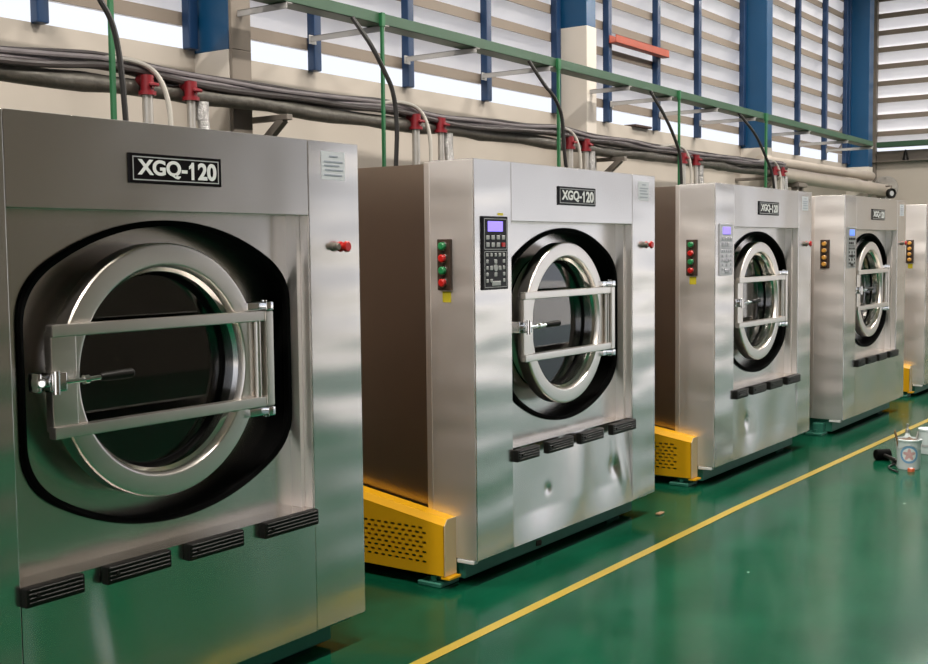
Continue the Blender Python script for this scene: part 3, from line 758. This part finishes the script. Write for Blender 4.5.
bm = bmesh.new(); tube(bm, [(11.5,YP+.12,2.84),(13,YP+.12,2.85),(16.9,YP+.12,2.86)], .075, 16)
tag(obj('duct', bm, 'lag_pale'), 'pale jacketed pipe above and behind the flanged pipe end', 'pipe')

cab = [('cable_dark', .022, -.072, .098, 0), ('cable_grey', .020, -.030, .122, 1.1), ('cable_grey', .019, .018, .126, 2.3), ('cable_dark', .018, .062, .104, 3.7), ('cable_grey', .017, -.052, .150, 5.0), ('cable_dark', .016, -.006, .172, 4.2), ('cable_grey', .016, .040, .166, .4)]
for i, (mt, r, dy, dz, ph) in enumerate(cab):
    pts = []
    for k in range(64):
        x = -3.6 + 15.6*k/63
        common = .020*sin(x*1.25) + .012*sin(x*2.7+1) + sum(.045*math.exp(-((x-c)/.40)**2) for c in (.2, 3.0, 5.6, 8.3))
        pts.append((x, YP + dy + .02*sin(x*.9) + .007*sin(x*3.3+ph), 2.632 + dz + .7*common + .006*sin(x*4.1+ph*2)))
    bm = bmesh.new(); tube(bm, smooth_path(pts, 3), r, 8)
    tag(obj('cable', bm, mt), 'loose cable lying in the bundle on top of the lagged wall pipe', 'cable', 'cables bundled on the wall pipe')

# drop stations: pairs of red-valved risers, a braided hose and a pale hose, behind each machine
stations = [(.44, .80), (3.23, 3.58), (5.77, 6.10), (8.46, 8.84), (11.50, 11.80)]
where = ['second machine, leftmost pair', 'third machine', 'fourth machine', 'fifth machine', 'far end of the row']
place = ['above the nearest machine', 'above the dented machine\'s left rear', 'above the dented machine\'s nameplate', 'above the third machine\'s left rear', 'above the third machine\'s nameplate']
for i, (xa, xb) in enumerate(stations):
    for j, x in enumerate((xa, xb)):
        lab = ('left' if j == 0 else 'right') + ' of two red-valved riser pipes ' + place[i]
        v = thing('valve_riser', lab, 'pipe', (x, YP-.0, 0), 'red-valved risers on the wall pipe')
        bm = bmesh.new()
        tube(bm, smooth_path([(0,-.09,2.66),(0,-.09,2.2),(0,-.09,1.2),(0,-.09,0.0)], 4), .034 if j == 0 else .028, 14)
        tube(bm, [(0,-.09,1.53),(0,-.745,1.53)], .022, 12)
        obj('riser', bm, 'galv', v)
        bm = bmesh.new()
        cyl(bm, (0,-.09,2.575), (0,-.09,2.70), .042, seg=16); cyl(bm, (0,-.085,2.67), (0,-.02,2.67), .040, seg=16)
        cyl(bm, (0,-.09,2.575), (0,-.09,2.60), .056, seg=16); cyl(bm, (0,-.12,2.64), (0,-.15,2.64), .018, seg=10)
        bbox(bm, (-.035,-.16,2.628), (.045,-.140,2.650), .006, 1)
        bmesh.ops.translate(bm, verts=bm.verts, vec=(0, 0, .045))
        obj('valve', bm, 'valve_red', v)
    xh = xb + .085
    bm = bmesh.new(); tube(bm, smooth_path([(xh,YP-.10,2.55),(xh+.01,YP-.11,2.35),(xh-.005,YP-.10,2.1),(xh,YP-.10,1.75),(xh,YP-.25,1.68),(xh,YP-.76,1.68)], 6), .040, 14)
    cyl(bm, (xh,YP-.10,2.50), (xh,YP-.10,2.62), .046, seg=14)
    tag(obj('hose', bm, 'braid'), 'braided silver hose hanging beside the red valves ' + place[i], 'hose', 'braided hoses on the wall pipe')
    xw = xa - .02
    bm = bmesh.new()
    tube(bm, smooth_path([(xw-.45,YP-.02,2.79),(xw-.15,YP-.06,2.83),(xw+.06,YP-.10,2.78),(xw+.15,YP-.13,2.60),(xw+.17,YP-.13,2.30),(xw+.15,YP-.13,1.95),(xw+.15,YP-.3,1.85),(xw+.15,YP-.76,1.85)], 6), .017, 10)
    tag(obj('hose', bm, 'hose_white'), 'thin pale hose arching over the pipe ' + place[i], 'hose', 'pale hoses arching off the wall pipe')

# wall brackets under the pipe
for i, x in enumerate((1.66, 6.85, 11.55)):
    br = thing('pipe_bracket', ['grey diagonal pipe bracket behind the nearest machine\'s right end', 'grey diagonal pipe bracket above the dented machine\'s right end', 'grey diagonal pipe bracket above the third machine\'s right end'][i], 'bracket', (x, 0, 0), 'diagonal brackets under the wall pipe')
    bm = bmesh.new(); bbox(bm, (-.03,2.74,2.565), (.03,YW-.0,2.605), .004, 1); obj('arm', bm, 'strut', br)
    bm = bmesh.new(); a, b = Vector((0,YW-.01,2.10)), Vector((0,2.80,2.575)); dirv = (b-a).normalized(); nn = Vector((0,-dirv.z,dirv.y))*.028
    q = [[bm.verts.new(p+s*nn+Vector((w,0,0))) for s, w in ((-1,-.028),(1,-.028),(1,.028),(-1,.028))] for p in (a, b)]
    bridge(bm, q[0], q[1]); bm.faces.new(q[0]); bm.faces.new(q[1]); obj('strut', bm, 'strut', br, False)
bm = bmesh.new(); bbox(bm, (12.55,2.84,2.30), (12.62,2.94,2.58), .004, 1); bbox(bm, (12.74,2.84,2.30), (12.81,2.94,2.58), .004, 1); bbox(bm, (12.50,2.80,2.50), (12.86,2.98,2.56), .004, 1)
bbox(bm, (12.6,2.93,2.32), (12.76,YW,2.38), .004, 1)
tag(obj('pipe_hanger', bm, 'strut'), 'grey clamp stub under the pale pipe above the gap after the third machine', 'bracket')  # clamp stub standing off the wall under the pipe

# pressure gauge at the pipe end
g = thing('pressure_gauge', 'round black-rimmed pressure gauge hanging below the pipe end', 'gauge', (17.02, 2.70, 2.545))
bm = bmesh.new(); lathe_y(bm, [(.0001,.04),(.085,.04),(.088,.03),(.088,-.03),(.078,-.034),(.066,-.028),(.066,-.018),(.0001,-.018)], 0, 0, 32); me = mesh_of('rim', bm, 'black_plastic'); me.transform(Matrix.Rotation(radians(-35), 4, 'Z')); link('rim', me, g)
bm = bmesh.new(); lathe_y(bm, [(.0001,-.020),(.045,-.020),(.045,-.016)], 0, 0, 24); me = mesh_of('dial', bm, 'grey_print'); me.transform(Matrix.Rotation(radians(-35), 4, 'Z')); link('dial', me, g)
bm = bmesh.new(); tube(bm, [(0,.0,.08),(0,0,.13),(.06,.12,.13),(.10,.19,.12)], .018, 10); obj('stem', bm, 'strut', g)

# ------------------------------------------------------------------ green cable tray, arms, drops
def channel(bm, x0, x1, y0, y1, z0, h, t=.006):
    bbox(bm, (x0,y0,z0), (x1,y1,z0+t), .001, 1); bbox(bm, (x0,y0,z0), (x1,y0+t,z0+h), .001, 1); bbox(bm, (x0,y1-t,z0), (x1,y1,z0+h), .001, 1)
TZ = 3.325
tr = thing('cable_tray', 'long green cable tray carried in front of the louvred windows', 'cable tray')
bm = bmesh.new(); channel(bm, -3.6, 15.35, 2.55, 2.71, 0, .085)
bmesh.ops.subdivide_edges(bm, edges=[e for e in bm.edges if abs(e.verts[0].co.x-e.verts[1].co.x) > 5], cuts=12)
for v in bm.verts: v.co.z += TZ + .012 - .0065*max(0, v.co.x - 3)
obj('long_run', bm, 'tray', tr, False)
bm = bmesh.new()
bbox(bm, (XEND-.29,-6,3.45), (XEND-.13,YW-.15,3.456), .001, 1); bbox(bm, (XEND-.29,-6,3.45), (XEND-.284,YW-.15,3.55), .001, 1); bbox(bm, (XEND-.136,-6,3.45), (XEND-.13,YW-.15,3.55), .001, 1)
obj('end_wall_run', bm, 'tray', tr, False)
arm_x = [.06, 1.47, 2.53, 3.76, 4.97, 6.58, 7.60, 8.88, 10.10, 12.2, 13.98, 15.31]
names_near = {.06:'near the upper left corner of the photo', 1.47:'at the first blue column', 2.53:'first to the right of the first column', 3.76:'second to the right of the first column', 4.97:'third to the right of the first column', 6.58:'at the white-based middle column', 7.60:'first to the right of the middle column', 8.88:'second to the right of the middle column', 10.10:'third to the right of the middle column', 12.2:'just right of the wide blue column', 13.98:'second to the right of the wide blue column', 15.31:'third to the right of the wide blue column'}
for x in arm_x:
    za = TZ - .0065*max(0, x-3)
    bm = bmesh.new(); y1 = 3.03 if x in (1.47, 6.58) else YW-.095
    bbox(bm, (x-.03,2.54,za-.036), (x-.022,y1,za+.010), .002, 1); bbox(bm, (x-.03,2.54,za+.002), (x+.03,y1,za+.010), .002, 1)
    box(bm, (x-.04, y1-.008, za-.05), (x+.04, y1, za+.02))
    tag(obj('support_arm', bm, 'arm'), 'pale grey tray support arm ' + names_near[x], 'bracket', 'support arms of the green tray')
rods = [(-.04, .032, 'at the far left over the nearest machine'), (2.47, .026, 'above the gap beside the nearest machine'), (5.09, .034, 'above the dented machine'), (7.76, .026, 'above the third machine\'s rear corner'), (10.45, .050, 'in front of the wide blue column')]
for x, r, w in rods:
    za = TZ + .09 - .0065*max(0, x-3)
    bm = bmesh.new(); bbox(bm, (x-r*.5,2.525,1.7), (x+r*.5,2.55,za), .003, 1)
    bbox(bm, (x-r*.8,2.52,za-.10), (x+r*.8,2.552,za+.004), .003, 1); bbox(bm, (x-r*.5,2.14,1.7), (x+r*.5,2.55,1.72), .003, 1)
    tag(obj('hanging_conduit', bm, 'rod'), 'green vertical drop strip hanging from the tray ' + w, 'conduit', 'green drops from the tray')
# black cables sagging from the tray to the machines
YB = 2.52
drops = [([(-.06,2.60,3.60),(.02,YB-.04,3.35),(.09,YB-.08,3.10),(.17,YB-.10,2.95),(.22,YB-.10,2.75),(.25,YB-.1,2.4),(.26,YB-.1,2.0),(.3,2.14,1.8)], 'at the far left beside the first green drop'),
         ([(2.35,2.56,3.34),(2.44,YB-.06,3.14),(2.55,YB-.10,2.95),(2.62,YB-.12,2.80),(2.66,YB-.12,2.55),(2.66,YB-.12,2.0),(2.66,2.14,1.8)], 'above the gap beside the nearest machine'),
         ([(4.72,2.56,3.33),(4.86,YB-.04,3.12),(5.0,YB-.06,3.02),(5.12,YB-.07,2.85),(5.17,YB-.07,2.5),(5.24,YB-.07,2.2),(5.28,YB-.07,1.9),(5.3,2.14,1.8)], 'above the dented machine'),
         ([(7.20,2.56,3.31),(7.42,YB-.04,3.03),(7.62,YB-.07,2.78),(7.72,YB-.07,2.62),(7.76,YB-.07,2.3),(7.79,YB-.07,1.95),(7.8,2.14,1.8)], 'above the third machine\'s rear corner'),
         ([(9.64,2.56,3.29),(9.95,YB-.05,3.05),(10.25,YB-.08,2.78),(10.44,YB-.1,2.55),(10.55,YB-.1,2.2),(10.56,YB-.1,1.95),(10.5,2.14,1.8)], 'in front of the wide blue column')]
drops = [([(x+d_, y, z) for x, y, z in pts], w) for d_, (pts, w) in zip((-.30,-.20,-.12,-.12,-.06), drops)]
for pts, w in drops:
    bm = bmesh.new(); tube(bm, smooth_path(pts, 6), .0175, 8)
    tag(obj('hanging_cable', bm, 'cable_black'), 'black cable sagging from the green tray ' + w, 'cable', 'black cables from the tray')

# odds and ends on the window wall
bm = bmesh.new(); channel(bm, 7.53, 8.93, 3.21, 3.30, 3.965, .09, .008)
tag(obj('mounted_channel', bm, 'red_oxide', None, False), 'red-brown steel channel fixed across two blue window posts', 'steel bar')
bm = bmesh.new(); bbox(bm, (8.28,3.34,SILL), (8.72,3.50,SILL+.028), .004, 1)
tag(obj('steel_plate', bm, 'rust'), 'dark rusty plate lying on the window sill right of the middle column', 'plate')
bm = bmesh.new(); lathe_z(bm, [(.0001,3.20),(.058,3.20),(.060,3.22),(.040,3.27),(.032,3.34),(.016,3.40),(.0001,3.405)], XEND-.07, 2.775, 16)
tag(obj('bottle', bm, 'black_plastic'), 'black cone-shaped bottle standing on the end wall ledge', 'bottle')

# ------------------------------------------------------------------ things on the floor at the right
p = thing('paint_pail', 'small white paint pail with a round blue emblem, standing on the floor', 'pail', (4.205, -.915, 0))
bm = bmesh.new(); lathe_z(bm, [(.0001,.0),(.076,.0),(.078,.006),(.088,.205),(.092,.207),(.092,.217),(.086,.219),(.082,.21),(.074,.02),(.0001,.02)], 0, 0, 48); obj('pail', bm, 'pail', p)
def decal(bm, f, n=40, rin=0, rout=.05, jag=0, th0=0):
    """disc or ring wrapped on the pail's side, centred at angle th0, height .11"""
    def pt(r, a):
        r2 = r*(1+jag*sin(5*a)*.5)
        s, z = r2*cos(a), .112 + r2*sin(a)
        rad = .078 + .010*z/.205 + f; th = th0 + s/rad
        return (rad*cos(th), rad*sin(th), z)
    steps = 5
    rr = [rin+(rout-rin)*k/steps for k in range(steps+1)]
    V = [[bm.verts.new(pt(max(r, .0005), 2*pi*k/n)) for k in range(n)] for r in rr]
    for a, b in zip(V, V[1:]): bridge(bm, a, b)
TH = math.atan2(-3.1237+.915, -4.52-4.205) + .05
bm = bmesh.new(); decal(bm, .0012, rin=.048, rout=.064, th0=TH); obj('emblem_ring', bm, 'pail_blue', p)
bm = bmesh.new(); decal(bm, .0010, rin=0, rout=.048, jag=0, th0=TH); obj('emblem_field', bm, 'white_print', p)
bm = bmesh.new(); decal(bm, .0016, rin=0, rout=.034, jag=.7, th0=TH); obj('emblem_figure', bm, 'pail_red', p)
bm = bmesh.new(); tube(bm, smooth_path([(.09*cos(TH+1.57),.09*sin(TH+1.57),.19),(.098*cos(TH+.8),.098*sin(TH+.8),.15),(.10*cos(TH),.10*sin(TH),.185),(.098*cos(TH-.8),.098*sin(TH-.8),.15),(.09*cos(TH-1.57),.09*sin(TH-1.57),.19)], 6), .002, 6); obj('wire_handle', bm, 'galv', p)
bm = bmesh.new(); bmesh.ops.create_icosphere(bm, subdivisions=3, radius=.068); 
for v in bm.verts:
    v.co = (v.co.x, v.co.y, .19 + v.co.z*.42 + .012*sin(v.co.x*90)*cos(v.co.y*70))
tag(obj('rag', bm, 'brown', None, True, (4.205, -.915, 0)), 'brown rag stuffed into the top of the white paint pail', 'rag')
for (dx, dy, tx, ty, h, mt, nm, lab) in ((-.03,.045,-.05,.03,.285,'wood','paint_brush','short tool handle standing at the pail\'s left rim'), (.03,-.03,.02,-.02,.265,'galv','scraper','metal tool tip poking up from the middle of the pail')):
    bm = bmesh.new(); tube(bm, [(dx,dy,.05),(dx+tx*.6,dy+ty*.6,.20),(dx+tx,dy+ty,h-.02),(dx+tx*1.05,dy+ty*1.05,h)], [.006,.008,.009,.005], 10)
    tag(obj(nm, bm, mt, None, True, (4.205,-.915,0)), lab, 'tool')
b = thing('bottle', 'clear plastic bottle with a thin neck standing behind the paint pail', 'bottle', (4.62, -.80, 0))
bm = bmesh.new(); lathe_z(bm, [(.0001,0),(.040,0),(.043,.008),(.043,.13),(.036,.155),(.016,.18),(.013,.20)], 0, 0, 32); obj('flask', bm, 'clear', b)
bm = bmesh.new(); lathe_z(bm, [(.013,.195),(.016,.197),(.016,.222),(.008,.226),(.006,.250),(.010,.252),(.011,.262),(.0001,.266)], 0, 0, 20); obj('cap', bm, 'galv', b)
h = thing('rubber_mallet', 'black rubber mallet lying on the floor left of the paint pail', 'mallet', (4.40, -.70, 0)); h.rotation_euler = (0, 0, radians(-138))
bm = bmesh.new(); t_ = bmesh.new(); lathe_y(t_, [(.0001,-.058),(.036,-.058),(.042,-.052),(.041,0),(.042,.052),(.036,.058),(.0001,.058)], -.05, .042, 28); append(bm, t_); obj('head', bm, 'black_rubber', h)
bm = bmesh.new(); tube(bm, [(-.04,0,.042),(.02,0,.040),(.12,0,.036),(.24,0,.020),(.25,0,.019)], [.014,.015,.016,.017,.010], 14); obj('handle', bm, 'black_plastic', h)
c = thing('plastic_stopper', 'small orange-red cap lying on the floor in front of the paint pail', 'cap', (4.085, -.965, 0))  # loose bottle cap
bm = bmesh.new(); lathe_z(bm, [(.0001,.024),(.020,.024),(.025,.019),(.026,.0)], 0, 0, 24); obj('shell', bm, 'orange', c)
bm = bmesh.new(); lathe_z(bm, [(.0001,.027),(.011,.026),(.012,.0235)], 0, 0, 16); obj('disc', bm, 'white_print', c)
bm = bmesh.new(); tube(bm, smooth_path([(3.98,-.90,.008),(4.06,-.83,.008),(4.16,-.79,.008),(4.28,-.80,.008),(4.36,-.76,.008)], 6), .007, 8)
tag(obj('cord', bm, 'cable_black'), 'thin dark cord lying on the floor by the paint pail', 'cord')
p2 = thing('paint_can', 'white can cut off by the right edge, behind the emblem pail', 'can', (4.92, -.885, 0))
bm = bmesh.new(); lathe_z(bm, [(.0001,0),(.07,0),(.074,.008),(.076,.18),(.080,.182),(.080,.194),(.074,.196),(.0001,.192)], 0, 0, 36); obj('can', bm, 'pail', p2)
bm = bmesh.new(); lathe_z(bm, [(.0785,.06),(.0785,.075)], 0, 0, 36); obj('band', bm, 'grey_print', p2)
# small pale scrap near the foot of the dented machine
bm = bmesh.new(); bbox(bm, (1.86,-.06,.0), (1.93,-.03,.012), .003, 1); tag(obj('wood_scrap', bm, 'wood'), 'tiny pale scrap on the floor at the dented machine\'s right foot', 'scrap')
bm = bmesh.new(); cyl(bm, (.70,.125,.055), (.75,.125,.05), .026, seg=14); cyl(bm, (.72,.125,.05), (.72,.15,.06), .02, seg=12)
tag(obj('drain_stub', bm, 'rust'), 'small dark drain stub under the dented machine\'s front edge', 'pipe')

# ------------------------------------------------------------------ added fill lamps, daylight, camera
FILL_W, FILL_F = 130, 215
k = 0
for ly, lxs in ((-1.5, (-5.5, -1.5, 2.5, 6.5, 10.5, 14.5)), (1.3, (-5.5, -1.5, 2.5, 6.5, 10.5, 14.5))):  # unseen lamps, added to brighten walls, machine fronts and floor
    for lx in lxs:
        lm_ = thing('ceiling_lamp', 'long high-bay strip lamp under the hall ceiling', 'lamp', (lx, ly, 6.3), 'strip lamps under the ceiling')
        bm = bmesh.new(); bbox(bm, (-.75,-.14,.02), (.75,.14,.10), .01, 1)
        for s in (-.5, .5): cyl(bm, (s,0,.10), (s,0,ZC-6.3), .006, seg=6)
        obj('housing', bm, 'arm', lm_)
        L = bpy.data.lights.new('lamp_light', 'AREA'); L.shape = 'RECTANGLE'; L.size = 1.4; L.size_y = .22; L.energy = FILL_W if ly > 0 else FILL_F; L.color = (1, .94, .86)
        lo = bpy.data.objects.new('lamp_light', L); COL.objects.link(lo); lo.parent = lm_; lo.location = (0, 0, .01)

W = bpy.data.worlds.new('sky'); SC.world = W; W.use_nodes = True
nt = W.node_tree; bg = nt.nodes['Background']
tcw = nt.nodes.new('ShaderNodeTexCoord'); nzw = nt.nodes.new('ShaderNodeTexNoise'); nzw.inputs['Scale'].default_value = 2.0
crw = nt.nodes.new('ShaderNodeValToRGB'); crw.color_ramp.elements[0].color = (.78, .83, .95, 1); crw.color_ramp.elements[1].color = (.88, .91, .98, 1)
nt.links.new(tcw.outputs['Generated'], nzw.inputs['Vector']); nt.links.new(nzw.outputs['Fac'], crw.inputs['Fac']); nt.links.new(crw.outputs['Color'], bg.inputs['Color'])
bg.inputs['Strength'].default_value = 1.08
sl = bpy.data.lights.new('sun', 'SUN'); sl.energy = 5.2; sl.angle = radians(8); sl.color = (1, .95, .88)
so = bpy.data.objects.new('sun', sl); COL.objects.link(so); so.rotation_euler = (radians(28), radians(6), 0)

yaw, pit, rol = radians(35.207), radians(-4.024), radians(-.6368)
F = Vector((cos(yaw)*cos(pit), sin(yaw)*cos(pit), sin(pit))); Rr = Vector((sin(yaw), -cos(yaw), 0)); U = Rr.cross(F)
R2 = cos(rol)*Rr + sin(rol)*U; U2 = -sin(rol)*Rr + cos(rol)*U
cam = bpy.data.cameras.new('camera'); co = bpy.data.objects.new('camera', cam); COL.objects.link(co)
cam.sensor_fit = 'HORIZONTAL'; cam.sensor_width = 36; cam.lens = 36*1166.15/928; cam.clip_end = 200
mw = Matrix(((R2.x, U2.x, -F.x, -4.5203), (R2.y, U2.y, -F.y, -3.1237), (R2.z, U2.z, -F.z, 1.6214), (0, 0, 0, 1)))
co.matrix_world = mw
SC.camera = co
vs = SC.view_settings; vs.view_transform = 'Standard'; vs.look = 'None'; vs.gamma = 1; vs.use_curve_mapping = False; vs.exposure = 0.14
SC.cycles.use_denoising = True
SC.cycles.max_bounces = 10; SC.cycles.diffuse_bounces = 4; SC.cycles.glossy_bounces = 6; SC.cycles.transmission_bounces = 6; SC.cycles.transparent_max_bounces = 8
SC.cycles.caustics_reflective = False; SC.cycles.caustics_refractive = False
SC.cycles.sample_clamp_indirect = 6
